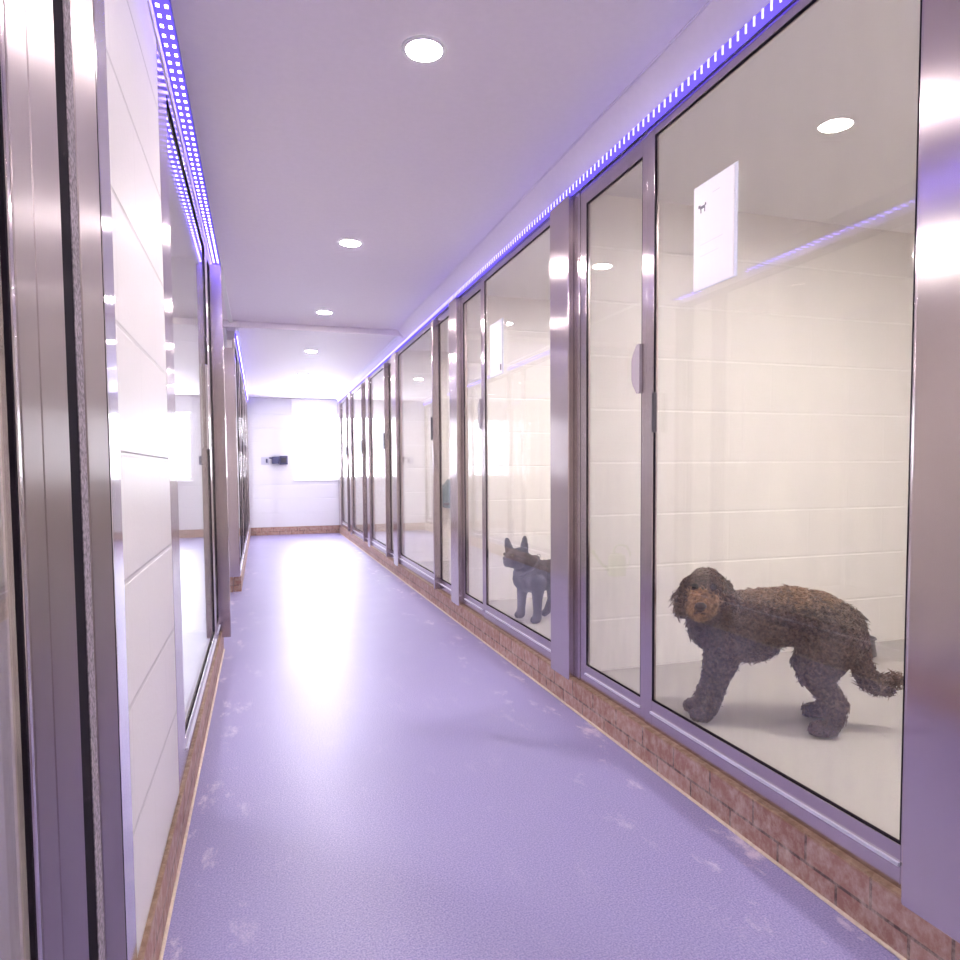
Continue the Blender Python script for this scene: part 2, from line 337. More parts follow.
# ------------------------------------------------------------------ glazing units
def yring(b, x0, x1, y0, y1, z0, z1, ty0, ty1, tz0, tz1, bev=.0015):
    """frame in the y-z plane with stile widths ty0/ty1 and rail heights tz0/tz1"""
    box(b, x0, x1, y0, y0 + ty0, z0, z1, bev); box(b, x0, x1, y1 - ty1, y1, z0, z1, bev)
    box(b, x0, x1, y0 + ty0, y1 - ty1, z0, z0 + tz0, bev); box(b, x0, x1, y0 + ty0, y1 - ty1, z1 - tz1, z1, bev)
def unit(name, cat, label, side, X, y0, y1, sy0, sy1, zb=CURB + .001, zt=ZH, rb=.10, rt=.038, mat='steel2', gl='glass', depth=.019, group=None):
    """side=+1: pen lies towards +x; face plane at X"""
    d = depth * side
    xa, xb = sorted((X, X + d))
    t = thing(name, label, cat, (X + d / 2, (y0 + y1) / 2, zb), group)
    b = B(); yring(b, xa, xb, y0, y1, zb, zt, sy0, sy1, rb, rt); fr = obj('frame', b, mat, t)
    gx = X + .008 * side; ga, gb = sorted((gx, gx + .006 * side))
    # raised glazing bead line on the bottom rail
    b = B(); za = zb + rb; xo, xi = sorted((X - .007 * side, X - .0002 * side))
    box(b, xo, xi, y0 + sy0, y1 - sy1, zb + rb * .52, zb + rb * .60); obj('glazing_bead', b, 'switch', t)
    b = B(); box(b, ga, gb, y0 + sy0 + .0005, y1 - sy1 - .0005, zb + rb + .0005, zt - rt - .0005); obj('glass_pane', b, gl, t)
    b = B(); ka, kb = sorted((X + .002 * side, X + .0075 * side)); g = .005
    yring(b, ka, kb, y0 + sy0 + .0003, y1 - sy1 - .0003, zb + rb + .0003, zt - rt - .0003, g, g, g, g, 0); obj('gasket', b, 'gasket', t)
    return t
def post(name, cat, label, x0, x1, y0, y1, z0, z1, mat='steel', bev=.004, group=None):
    t = bx(name, mat, (x0, x1, y0, y1, z0, z1), None, bev); return tag(t, label, cat, group)
def handle_plate(parent, x, y, z0, z1, side, out=.038, mat='handle'):
    """bowed vertical pull: ends touch x, the middle stands off; lies beside y"""
    b = B(); n = 12; vs = []
    for i in range(n + 1):
        t = i / n; z = z0 + (z1 - z0) * t; e = out * min(1., 1.9 * math.sin(PI * min(max(t, .03), .97)) ** .55 * .55 + .08)
        vs.append([b.verts.new((x, y, z)), b.verts.new((x - side * .012, y, z)), b.verts.new((x - side * .012, y + e, z)), b.verts.new((x, y + e, z))])
    for u, v in zip(vs, vs[1:]):
        for k in range(4): b.faces.new((u[k], u[(k + 1) % 4], v[(k + 1) % 4], v[k]))
    b.faces.new(vs[0]); b.faces.new(vs[-1])
    return obj('handle', b, mat, parent)

G1 = 'fixed glass panels of the right-hand pens'; G2 = 'glass doors of the right-hand pens'; G3 = 'steel posts of the right-hand glazing'
ordw = ['first', 'second', 'third', 'fourth', 'fifth', 'sixth']
# column A (right edge of view)
post('steel_column', 'column', 'wide brushed steel column at the right edge, nearest the viewer', 1.322, 1.40,   .80, 1.122, .12, ZH, group=G3)
unit('glass_panel', 'glass panel', 'window of the pen behind the nearest right-hand steel column, out of view', 1, XR, -.88, .797, .06, .06, group=G1)
# pen 1
p1 = unit('glass_panel', 'glass panel', 'large dirty glass panel in front of the curly brown dog', 1, XR, 1.124, 2.222, .02, .046, group=G1)
b = B(); box(b, 1.330, XR - .0005, 2.150, 2.162, 1.215, 1.355, .002); obj('handle', b, 'handled', p1)
d1 = unit('glass_door', 'door', 'first glass door on the right, beside the curly brown dog', 1, 1.349, 2.226, 2.772, .035, .055, rb=.085, rt=.075, gl='glass2', group=G2)
handle_plate(d1, 1.352, 2.262, 1.365, 1.545, 1, .058)
post('steel_post', 'post', 'slim steel post between the first right-hand door and the wide bulldog pen column', 1.345, 1.40, 2.776, 2.828, CURB + .001, ZH, 'steel2', .003, G3)
post('steel_column', 'column', 'wide brushed steel column between the brown dog and the black dog', 1.318, 1.40, 2.832, 3.035, .125, ZH, group=G3)
# pen 2
p2 = unit('glass_panel', 'glass panel', 'glass panel in front of the small black dog', 1, XR, 3.04, 4.165, .03, .05, group=G1)
d2 = unit('glass_door', 'door', 'second glass door on the right, beside the small black dog', 1, 1.352, 4.170, 4.66, .035, .05, rb=.085, rt=.06, gl='glass2', group=G2)
handle_plate(d2, 1.352, 4.195, 1.35, 1.54, 1, .05)
post('steel_column', 'column', 'steel column just beyond the black dog pen door', 1.318, 1.40, 4.665, 4.86, .125, ZH, group=G3)
# pens 3-6: door nearest, proud stile, fixed panel, post
def far_pen(i, yd0, ys, yw1, yp1):
    w = ordw[i]
    d = unit('glass_door', 'door', '%s glass door on the right, counted from the viewer' % w, 1, 1.352, yd0, ys, .03, .03, rb=.085, rt=.06, gl='glass2', group=G2)
    b = B(); box(b, 1.300, 1.3515, ys - .03, ys, CURB + .01, ZG + .01, .003); s = obj('pull_stile', b, 'steel2', d); 
    b = B(); box(b, 1.286, 1.2995, ys - .024, ys - .006, 1.33, 1.51, .003); obj('handle', b, 'handled', s)
    unit('glass_panel', 'glass panel', '%s fixed glass panel on the right, counted from the viewer' % w, 1, XR, ys + .004, yw1, .03, .03, group=G1)
    post('steel_post', 'post', 'steel post closing the %s right-hand pen on its far side' % w, 1.322, 1.40, yw1 + .004, yp1, .11, ZH, group=G3)
far_pen(2, 4.865, 5.32, 6.95, 7.18)
far_pen(3, 7.185, 7.52, 8.82, 9.03)
far_pen(4, 9.035, 9.29, 10.66, 10.84)
far_pen(5, 10.845, 11.02, 12.15, 12.49)

# left side, near
LY = [1.084, 1.143, 1.183, 1.335, 1.350]
GL = 'glazing of the near left pens'
post('steel_column', 'column', 'wide brushed steel column at the left edge, nearest the viewer', -.33, XL, .884, .959, CURB + .001, ZH, 'satin', .003)
post('steel_column', 'column', 'brushed steel column face right of the thin joint at the left edge', -.33, XL + .0, .9595, LY[0], CURB + .001, ZH, 'satin', .003)
b = B(); box(b, -.33, XL - .002, LY[0] + .0005, LY[1], CURB + .001, ZH); tag(obj('rubber_seal', b, 'gasket'), 'black upright rubber gap seal beside the left edge column', 'seal')
b = B(); box(b, -.33, XL - .001, LY[1] + .0005, LY[2], CURB + .001, ZH)
tag(obj('foam_strip', b, 'foam'), 'rough grey foam strip beside the black rubber seal', 'seal')
unit('glass_panel', 'glass panel', 'glass panel at the far left edge showing a cream block wall', -1, XL, -.85, .880, .05, .012, gl='glass2', group=GL)
post('steel_post', 'post', 'flat steel post between the foam strip and the mirror-bright strip', -.33, XL + .001, LY[2] + .0005, LY[3], CURB + .001, ZH, 'satin', .003)
b = B(); box(b, -.33, XL - .002, LY[3] + .0005, LY[4], CURB + .001, ZH); tag(obj('rubber_seal', b, 'gasket'), 'thin black seal beside the mirror-bright steel strip', 'seal')
post('steel_strip', 'strip', 'mirror-bright steel strip beside the cream block pier, reflecting the window', -.33, XL, LY[4] + .0005, YB0 - .001, CURB + .001, ZH, 'steelpol', .001)
u = unit('glass_panel', 'glass panel', 'large mirror-like glass panel left of the corridor past the block pier', -1, XL, YB1 + .004, 4.02, .20, .10, rb=.09, gl='glass2', group=GL)
b = B(); box(b, XL + .0005, XL + .012, 3.70, 3.72, 1.20, 1.62, .003); obj('handle', b, 'steelpol', u)
dl = unit('glass_door', 'door', 'narrow glass door at the far end of the near left glazing', -1, XL, 4.024, 4.34, .03, .05, rb=.09, gl='glass2')
post('steel_post', 'post', 'steel post standing proud and ending the near left glazing at the passage', -.30, -.190, 4.345, 4.40, .10, ZH, 'steel2', .003)
# left side, far
post('steel_column', 'column', 'tan steel clad wall end facing the viewer beyond the left passage', -.43, XLF - .004, 6.598, 6.62, CURB + .001, 2.20, 'steel', .003)
ys = [6.63, 8.0, 9.6, 11.1, 12.47]
for i in range(4):
    lab = ['first', 'second', 'third', 'fourth'][i]
    ym = ys[i] + .62 * (ys[i + 1] - ys[i])
    unit('glass_panel', 'glass panel', '%s fixed glass panel of the far left pens' % lab, -1, XLF, ys[i], ym, .03, .04, gl='glass2', group='fixed glass panels of the far left pens')
    d = unit('glass_door', 'door', '%s glass door of the far left pens' % lab, -1, XLF, ym + .003, ys[i + 1] - .06, .04, .03, gl='glass2', group='glass doors of the far left pens')
    b = B(); box(b, XLF + .0005, XLF + .02, ym + .012, ym + .04, 1.30, 1.46, .003); obj('handle', b, 'handle', d)
    post('steel_post', 'post', 'steel post beside the %s far left glass door' % lab, -.255, XLF + .006, ys[i + 1] - .056, ys[i + 1] - .003, CURB + .001, ZH, 'steel2', .003, group='posts of the far left glazing')

# ------------------------------------------------------------------ blue LED strips
def led(label, x, z, y0, y1, side, step, rows, group, dh=.0045):
    """tube on the glazing head; side = direction towards the corridor (-1 for the right wall)"""
    t = thing('led_strip', label, 'led light strip', (x, (y0 + y1) / 2, z), group)
    b = B(); xa, xb = sorted((x - side * .006, x - side * .002)); box(b, xa, xb, y0, y1, z - .024, z + .024); obj('channel', b, 'ledcase', t)
    b = B()
    prof = [(x - side * .002, z - .0225), (x + side * .009, z - .020), (x + side * .010, z), (x + side * .009, z + .012), (x - side * .002, z + .0225)]
    r0 = [b.verts.new((p[0], y0, p[1])) for p in prof]; r1 = [b.verts.new((p[0], y1, p[1])) for p in prof]
    for k in range(len(prof)): b.faces.new((r0[k], r0[(k + 1) % 5], r1[(k + 1) % 5], r1[k]))
    b.faces.new(r0); b.faces.new(r1[::-1]); obj('light_tube', b, 'led', t)
    ysl = np.arange(y0 + step, y1 - step / 2, step); ysl = [y for y in ysl if y > .6]
    DW = .0025 if dh > .006 else .004
    def dio(bm, y, zz): box(bm, *sorted((x + side * .0095, x + side * .0135)), y - DW, y + DW, zz - dh, zz + dh)
    pts = [(y, z + dz) for y in ysl for dz in rows]
    first = pts[:100]; rest = pts[100:]
    dm = 'diode2' if dh > .006 else 'diode'
    b = B(); dio(b, first[0][0], first[0][1]); d0 = obj('diode', b, dm, t)
    for (y, zz) in first[1:]:
        c = d0.copy(); COL.objects.link(c); c.parent = t; c.location = (0, y - first[0][0], zz - first[0][1])
    if rest:
        b = B()
        for (y, zz) in rest: dio(b, y, zz)
        tag(obj('diode', b, dm, t), kind='stuff')
    return t
def led_down(label, xa, xb, z, y0, y1, step, group):
    """flat bar on the underside of the head, two rows of diodes facing down"""
    t = thing('led_strip', label, 'led light strip', ((xa + xb) / 2, (y0 + y1) / 2, z), group)
    b = B(); box(b, xa, xb, y0, y1, z + .004, z + .012); obj('channel', b, 'ledcase', t)
    b = B(); box(b, xa + .003, xb - .003, y0, y1, z, z + .0035); obj('light_tube', b, 'led', t)
    ysl = [y for y in np.arange(y0 + step, y1 - step / 2, step) if y > .6]
    xm = (xa + xb) / 2; pts = [(xx, y) for y in ysl for xx in (xm - .011, xm + .011)]
    def dio(bm, xx, y): box(bm, xx - .0045, xx + .0045, y - .006, y + .006, z - .003, z - .0004)
    b = B(); dio(b, *pts[0]); d0 = obj('diode', b, 'diode', t)
    for xx, y in pts[1:100]:
        c = d0.copy(); COL.objects.link(c); c.parent = t; c.location = (xx - pts[0][0], y - pts[0][1], 0)
    b = B()
    for xx, y in pts[100:]: dio(b, xx, y)
    tag(obj('diode', b, 'diode', t), kind='stuff')
    return t
led('long blue glowing light strip above the right-hand glazing', 1.338, 2.315, -.5, YEND - .02, -1, .034, (0,), 'blue light strips', .013)
led_down('blue glowing double-row light strip above the near left glazing', -.2448, -.198, 2.325, -.5, 4.47, .045, 'blue light strips')
led('blue glowing light strip above the far left glazing', -.186, 2.318, 6.64, YEND - .02, 1, .06, (0,), 'blue light strips')

# ------------------------------------------------------------------ downlights
def downlight(x, y, z, label, mat, group, r=.056):
    t = thing('downlight', label, 'ceiling light', (x, y, z), group)
    b = B(); seg = 32; rings = []
    for rr, zz in ((r + .018, -.0005), (r + .016, -.005), (r + .002, -.006), (r, -.001)):
        rings.append([b.verts.new((x + rr * math.cos(2 * PI * k / seg), y + rr * math.sin(2 * PI * k / seg), z + zz)) for k in range(seg)])
    for u, v in zip(rings, rings[1:]):
        for k in range(seg): b.faces.new((u[k], u[(k + 1) % seg], v[(k + 1) % seg], v[k]))
    obj('light_ring', b, 'trimring', t)
    b = B(); cyl(b, (x, y, z - .003), r, .003, seg=32); obj('light_lens', b, mat, t)
    return t
YL = [2.22, 4.16, 6.0, 7.62, 9.5, 11.0]
downlight(.53, .38, ZN, 'round ceiling downlight above the viewer, out of view', 'lamp', 'corridor downlights')
for i, y in enumerate(YL):
    downlight([.53, .535, .545, .546, .57, .58][i], y, ZN if y < YSTEP else ZF, 'round corridor ceiling downlight, %s from the viewer' % ['nearest and largest', 'second', 'third', 'fourth', 'fifth', 'sixth and faintest'][i], 'lamp', 'corridor downlights')
for i, y in enumerate([-.05, 1.40, 3.45, 5.9, 8.0, 9.9, 11.6]):  # brown dog pen's lamp is added out of view, to light the pen
    downlight([2.4, 2.35, 2.3, 2.3, 2.3, 2.3, 2.3][i], y, 2.33, ['warm pen ceiling light behind the nearest right-hand column', 'added unseen warm light near the viewer end of the brown dog pen, behind the steel column', 'warm ceiling light above the small black dog', 'warm ceiling light in the third right-hand pen', 'warm ceiling light in the fourth right-hand pen', 'warm ceiling light in the fifth right-hand pen', 'warm ceiling light in the sixth right-hand pen'][i], 'lampw', 'pen ceiling lights')
for y, l in ((.9, 'warm ceiling light in the nearest left pen'), (3.1, 'warm ceiling light in the second left pen')):
    downlight(-1.0, y, 2.33, l, 'lampw', 'left pen ceiling lights')
downlight(-1.4, 5.5, ZN, 'unseen downlight added to brighten the left side passage', 'lamp', 'corridor downlights')  # extra lamp out of sight, added so the passage and can are lit
for y, l in ((7.9, 'ceiling light in the nearer far left pen'), (11., 'ceiling light in the last far left pen')):
    downlight(-1.0, y, ZF, l, 'lampw', 'left pen ceiling lights')

# ------------------------------------------------------------------ notices on the glass
def notice(name, label, y0, y1, z0, z1, marks):
    t = thing(name, label, 'notice', (1.340, (y0 + y1) / 2, z0), 'notices on the pen windows')
    b = B(); box(b, 1.3405, 1.3445, y0 - .012, y1 + .002, z0 - .003, z1 + .003, .0008); obj('clear_holder', b, 'acryl', t)
    b = B(); box(b, 1.3385, 1.340, y0, y1, z0, z1); obj('paper', b, 'paper', t)
    marks(t, y0, y1, z0, z1); return t
def marks1(t, y0, y1, z0, z1):
    b = B(); X0, X1 = 1.3378, 1.3384      # small four-legged animal silhouette near the top left (far) corner
    yc, zc = y1 - .045, z1 - .075
    box(b, X0, X1, yc - .013, yc + .013, zc, zc + .009); box(b, X0, X1, yc - .013, yc - .009, zc - .012, zc); box(b, X0, X1, yc + .006, yc + .010, zc - .012, zc)
    box(b, X0, X1, yc + .011, yc + .021, zc + .005, zc + .014); box(b, X0, X1, yc - .018, yc - .012, zc + .006, zc + .014)
    obj('printed_animal_mark', b, 'ink', t)
    b = B()
    box(b, X0, X1, yc - .085, yc - .05, z1 - .045, z1 - .042); box(b, X0, X1, yc - .10, yc + .01, z0 + .135, z0 + .137); box(b, X0, X1, yc - .08, yc + .01, z0 + .10, z0 + .102)
    obj('printed_line', b, 'inkl', t)
def marks2(t, y0, y1, z0, z1):
    b = B(); box(b, 1.3378, 1.3384, y0 + .012, y0 + .035, z0 + .02, z0 + .055); obj('printed_mark', b, 'ink', t)
notice('paper_notice', 'white paper notice in a clear holder on the window above the brown dog', 1.734, 1.930, 1.650, 1.972, marks1)
notice('paper_notice', 'narrow white paper notice on the window above the black dog', 3.77, 3.985, 1.645, 1.955, marks2)

# ------------------------------------------------------------------ end wall sockets
def wallplate(name, label, cat, x, z, w, h, d, mat, extra=None):
    t = thing(name, label, cat, (x, YEND - d, z))
    b = B(); box(b, x - w / 2, x + w / 2, YEND - d, YEND - .0005, z - h / 2, z + h / 2, .004); obj('casing', b, mat, t)
    if extra: extra(t)
    return t
def ex1(t):
    b = B(); box(b, .095, .125, YEND - .028, YEND - .0155, 1.255, 1.325, .003); obj('rocker', b, 'socket', t)
wallplate('light_switch', 'pale grey switch plate, leftmost of the fittings on the end wall', 'switch', .085, 1.29, .13, .13, .015, 'switch', ex1)
def ex2(t):
    b = B(); cyl(b, (.268, YEND - .085, 1.30), .05, .05, 'y', 24); obj('cover_cap', b, 'socket', t)
    b = B(); tube(b, [(.20, YEND - .03, 1.335), (.165, YEND - .03, 1.34), (.15, YEND - .03, 1.34)], .014, 8); obj('cable_gland', b, 'socket', t)
wallplate('power_socket', 'dark navy round-capped socket between switch plate and square box', 'socket', .255, 1.30, .12, .12, .06, 'socket', ex2)
def ex3(t):
    b = B(); box(b, .345, .435, YEND - .105, YEND - .0905, 1.255, 1.345, .006); obj('flap', b, 'collar', t)
wallplate('power_socket', 'navy square weatherproof socket box, rightmost on the end wall', 'socket', .39, 1.30, .135, .15, .09, 'socket', ex3)

# ------------------------------------------------------------------ watering can in the passage
t = thing('watering_can', 'green plastic watering can on the passage floor, seen as a faint reflection in the glass', 'watering can', (-.75, 6.28, 0))
b = B(); prof = [(0, 0), (.095, 0), (.10, .01), (.092, .19), (.085, .21), (.055, .225), (.05, .222), (0, .20)]
rings = []
for r, z in prof[1:-1]: rings.append([b.verts.new((-.75 + r * math.cos(2 * PI * k / 28), 6.28 + r * .72 * math.sin(2 * PI * k / 28), z + .001)) for k in range(28)])
for u, v in zip(rings, rings[1:]):
    for k in range(28): b.faces.new((u[k], u[(k + 1) % 28], v[(k + 1) % 28], v[k]))
b.faces.new(rings[0][::-1]); obj('can_body', b, 'green', t, True)
b = B(); tube(b, [(-.75 + .085, 6.28, .06), (-.56, 6.28, .14), (-.50, 6.28, .23), (-.485, 6.28, .245)], [.02, .014, .011, .011], 10); obj('spout', b, 'green', t, True)
b = B(); cyl(b, (-.474, 6.28, .255), .03, .02, 'x', 20, .018); obj('sprinkler_head', b, 'green', t, True)
b = B(); tube(b, [(-.715, 6.28, .215), (-.72, 6.28, .29), (-.77, 6.28, .32), (-.86, 6.28, .30), (-.905, 6.28, .22), (-.89, 6.28, .12), (-.835, 6.28, .06)], .011, 10); obj('handle', b, 'green', t, True)

# ------------------------------------------------------------------ dog bowl
t = thing('dog_bowl', 'small dark bowl on the pen floor behind the brown dog tail', 'bowl', (2.86, 2.70, PENZ))
b = B(); prof = [(.075, 0), (.085, .004), (.072, .075), (.080, .08), (.083, .076), (.068, .07), (.06, .02)]
rings = []
for r, z in prof: rings.append([b.verts.new((2.86 + r * math.cos(2 * PI * k / 28), 2.70 + r * math.sin(2 * PI * k / 28), z * 1.15 + PENZ + .001)) for k in range(28)])
for u, v in zip(rings, rings[1:]):
    for k in range(28): b.faces.new((u[k], u[(k + 1) % 28], v[(k + 1) % 28], v[k]))
b.faces.new(rings[0][::-1]); b.faces.new(rings[-1]); obj('bowl_body', b, 'bowl', t, True)
b = B(); cyl(b, (2.86, 2.70, PENZ + .055), .062, .004, seg=28); obj('food', b, 'skin', t)

# ------------------------------------------------------------------ slate hatch box in pen 3
t = thing('wall_box', 'slate teal angular box on the wall seen through the third glass door', 'wall box', (1.87, 6.98, .71))
b = B()
poly = [(1.785, .73), (1.785, .90), (1.875, 1.0), (1.94, 1.0), (1.94, .71), (1.84, .70)]
f0 = [b.verts.new((x, 6.90, z)) for x, z in poly]; f1 = [b.verts.new((x, 7.018, z)) for x, z in poly]
b.faces.new(f0); b.faces.new(f1[::-1])
for k in range(6): b.faces.new((f0[k], f0[(k + 1) % 6], f1[(k + 1) % 6], f1[k]))
obj('casing', b, 'teal', t)
b = B(); box(b, 1.80, 1.93, 6.885, 6.8995, .735, .755, .002); obj('lip', b, 'collar', t)

# ------------------------------------------------------------------ animals
def capsules(chains, ells=(), voxel=.008, smooth=8):
    bm = B()
    for ch in chains:
        for (p, q) in zip(ch, ch[1:]):
            a, ra, c, rc = Vector(p[:3]), p[3], Vector(q[:3]), q[3]
            n = max(1, int((c - a).length / (min(ra, rc) * .35)))
            for i in range(n + 1):
                t = i / n; bmesh.ops.create_icosphere(bm, subdivisions=2, radius=ra + (rc - ra) * t, matrix=Matrix.Translation(a.lerp(c, t)))
    for e in ells: ball(bm, e[0], 1., *e[1], seg=20, rot=e[2] if len(e) > 2 else None)
    me = bpy.data.meshes.new('tmp'); bm.to_mesh(me); bm.free()
    o = bpy.data.objects.new('tmp', me); COL.objects.link(o)
    r = o.modifiers.new('r', 'REMESH'); r.mode = 'VOXEL'; r.voxel_size = voxel
    s = o.modifiers.new('s', 'SMOOTH'); s.iterations = smooth; s.factor = .5
    dg = bpy.context.evaluated_depsgraph_get()
    out = bpy.data.meshes.new_from_object(o.evaluated_get(dg))
    bpy.data.objects.remove(o); bpy.data.meshes.remove(me)
    for p in out.polygons: p.use_smooth = True
    return out
def addmesh(name, me, mat, parent):
    me.name = name; me.materials.clear(); me.materials.append(M[mat])
    o = bpy.data.objects.new(name, me); COL.objects.link(o); o.parent = parent; return o
def locks(me, dens, length, width, filt, flow, curl=.5, seed=1):
    """a coat of many short curved locks rooted on mesh me; returns a bmesh in the same space"""
    rg = np.random.default_rng(seed); me.calc_loop_triangles()
    vs = np.array([v.co[:] for v in me.vertices]); tr = np.array([t.vertices[:] for t in me.loop_triangles])
    a, b_, c = vs[tr[:, 0]], vs[tr[:, 1]], vs[tr[:, 2]]
    cr = np.cross(b_ - a, c - a); ar = np.linalg.norm(cr, axis=1) / 2
    n = int(ar.sum() * dens); pick = rg.choice(len(tr), n, p=ar / ar.sum())
    u = rg.random((n, 1)); v = rg.random((n, 1)); fl = (u + v) > 1; u[fl] = 1 - u[fl]; v[fl] = 1 - v[fl]
    pts = a[pick] + (b_ - a)[pick] * u + (c - a)[pick] * v; nr = cr[pick] / (np.linalg.norm(cr[pick], axis=1, keepdims=True) + 1e-12)
    V = []; F = []
    for P_, n_ in zip(pts, nr):
        k = filt(P_)
        if k <= 0: continue
        n_ = Vector(n_); P_ = Vector(P_); fd = Vector(flow(P_)); fd = fd - n_ * fd.dot(n_)
        rd = Vector(rg.normal(size=3)); rd = rd - n_ * rd.dot(n_)
        tdir = (fd * 1. + rd.normalized() * curl * 1.3); tdir = tdir.normalized() if tdir.length > 1e-6 else rd.normalized()
        ln = length * k * rg.uniform(.6, 1.3); w = width * rg.uniform(.7, 1.3)
        side = n_.cross(tdir); base = len(V); pp = P_ - n_ * .003
        for i in range(4):
            t = i / 3.
            h = n_ * ln * (.75 * t - .35 * t * t) + tdir * ln * (.25 * t + .75 * t * t) + side * ln * curl * .35 * math.sin(t * 5 + P_.x * 40)
            ww = w * (1 - .8 * t * t); q = pp + h
            for s_ in (0, 1, 2):
                an = 2 * PI * s_ / 3; V.append(q + side * ww * math.cos(an) + n_ * ww * math.sin(an))
        for i in range(3):
            for s_ in range(3):
                F.append((base + i * 3 + s_, base + i * 3 + (s_ + 1) % 3, base + i * 3 + 3 + (s_ + 1) % 3, base + i * 3 + 3 + s_))
        F.append((base + 9, base + 10, base + 11))
    m2 = bpy.data.meshes.new('coat'); m2.from_pydata([tuple(q) for q in V], [], F); m2.update()
    for p in m2.polygons: p.use_smooth = True
    return m2

# ---- curly brown dog; local +x = heading, +y = its left side (towards the viewer)
ANG1 = math.atan2(.54, -.84)
dog = thing('dog', 'curly dark brown dog with rusty muzzle, standing behind the large glass, facing the viewer', 'dog', (1.752, 2.088, PENZ), rz=ANG1)
HC = Vector((.200, .10, .500))      # head centre
MZ = Vector((.220, .165, .456))     # muzzle
chains = [
    [(-.255, 0, .355, .098), (-.18, 0, .392, .105), (-.09, 0, .405, .103), (.0, 0, .388, .108), (.09, 0, .372, .112), (.165, 0, .36, .094)],
    [(.12, 0, .32, .09), (.02, 0, .325, .085)],
    [(.10, .0, .385, .092), (.15, .03, .43, .074), (.185, .075, .47, .064)],
    # forelegs: shoulder, elbow, wrist, paw
    [(.12, .058, .31, .062), (.135, .06, .24, .044), (.158, .055, .14, .030), (.178, .05, .06, .028), (.198, .048, .032, .030), (.228, .048, .027, .025)],
    [(.12, -.058, .31, .062), (.145, -.06, .24, .044), (.17, -.055, .14, .030), (.20, -.05, .06, .028), (.218, -.048, .032, .030), (.246, -.048, .027, .025)],
    # hind legs: hip, stifle, hock, heel, toes
    [(-.235, .06, .33, .086), (-.19, .085, .25, .062), (-.165, .092, .215, .048), (-.215, .097, .150, .034), (-.242, .10, .118, .029), (-.234, .10, .060, .027), (-.215, .10, .033, .030), (-.172, .10, .027, .025)],
    [(-.235, -.06, .33, .086), (-.20, -.085, .25, .062), (-.175, -.092, .215, .048), (-.225, -.097, .150, .034), (-.250, -.10, .118, .029), (-.244, -.10, .060, .027), (-.225, -.10, .033, .030), (-.185, -.10, .027, .025)],
    # tail
    [(-.315, 0, .36, .035), (-.335, 0, .30, .030), (-.340, 0, .225, .030), (-.365, 0, .178, .032), (-.41, 0, .168, .030), (-.445, 0, .192, .020)],
    [tuple(HC) + (.070,), tuple(HC.lerp(MZ, .45)) + (.047,), tuple(MZ) + (.042,)],
    [tuple(HC + Vector((.0, -.012, .022))) + (.062,), tuple(HC + Vector((.0, .012, .03))) + (.052,)],
    # hanging ears either side of the skull (head faces the viewer)
    [tuple(HC + Vector((.058, -.01, .025))) + (.024,), tuple(HC + Vector((.083, .0, -.025))) + (.025,), tuple(HC + Vector((.082, .008, -.075))) + (.020,)],
    [tuple(HC + Vector((-.058, -.01, .025))) + (.024,), tuple(HC + Vector((-.080, .0, -.025))) + (.025,), tuple(HC + Vector((-.076, .008, -.075))) + (.020,)],
]
body = capsules(chains, voxel=.007, smooth=6)
addmesh('body', body, 'skin', dog)
def near(P, Q, r): return (Vector(P) - Q).length < r
def flow1(P):
    if P.z < .26 and P.x > -.33: return (0, 0, -1)
    if (P - HC).length < .12: return ((P.x - HC.x) * 6, .1, -.8)
    if P.x < -.33: return (-.6, 0, -.6)
    return (-.6, 0, -.7)
def size1(P):
    P = Vector(P)
    if near(P, MZ, .058): return 0
    if (P - HC).length < .13 and P.z < HC.z - .01 and abs(P.x - HC.x) > .06: return 1.15
    if P.z < .07: return .5
    if P.z < .2 and P.x > -.3: return .75
    if P.x < -.33: return 1.0 if P.z < .25 else .6
    if (P - HC).length < .11: return .62
    if P.z < .30 and -.1 < P.x < .1: return 1.2
    return 1.
c1 = locks(body, 24000, .027, .0034, lambda P: size1(P) if not (P[2] > .46 and not near(P, HC, .13)) else 0, flow1, .85, 3)
addmesh('curly_coat', c1, 'fur', dog)['label'] = 'dark brown curly coat'
c2 = locks(body, 20000, .025, .0034, lambda P: 1. if (P[2] > .455 and not near(P, HC, .13) and not near(P, MZ, .05)) else 0, flow1, .85, 4)
addmesh('back_curls', c2, 'fur2', dog)['label'] = 'redder curls along the back'
c3 = locks(body, 60000, .026, .0022, lambda P: 1. if near(P, MZ, .062) and not near(P, MZ + Vector((.004, .040, .008)), .018) else 0, lambda P: ((P.x - MZ.x) * 10, .25, (P.z - MZ.z) * 6 - .5), .35, 5)
addmesh('muzzle_hair', c3, 'furtan', dog)['label'] = 'rusty tan muzzle hair'
b = B(); ball(b, MZ + Vector((.004, .047, .010)), .0165, 1.2, .8, .85); obj('nose', b, 'nose', dog, True, world=False)
for sx in (-1, 1):
    b = B(); ball(b, HC + Vector((sx * .031 + .010, .061, .026)), .012); obj('eye', b, 'eye', dog, True, world=False)
b = B(); tube(b, [MZ + Vector((x, .043 - abs(x) * .5, -.014 - abs(x) * .25)) for x in (-.022, -.01, 0.004, .018, .028)], .0028, 6); obj('mouth', b, 'nose', dog, True, world=False)

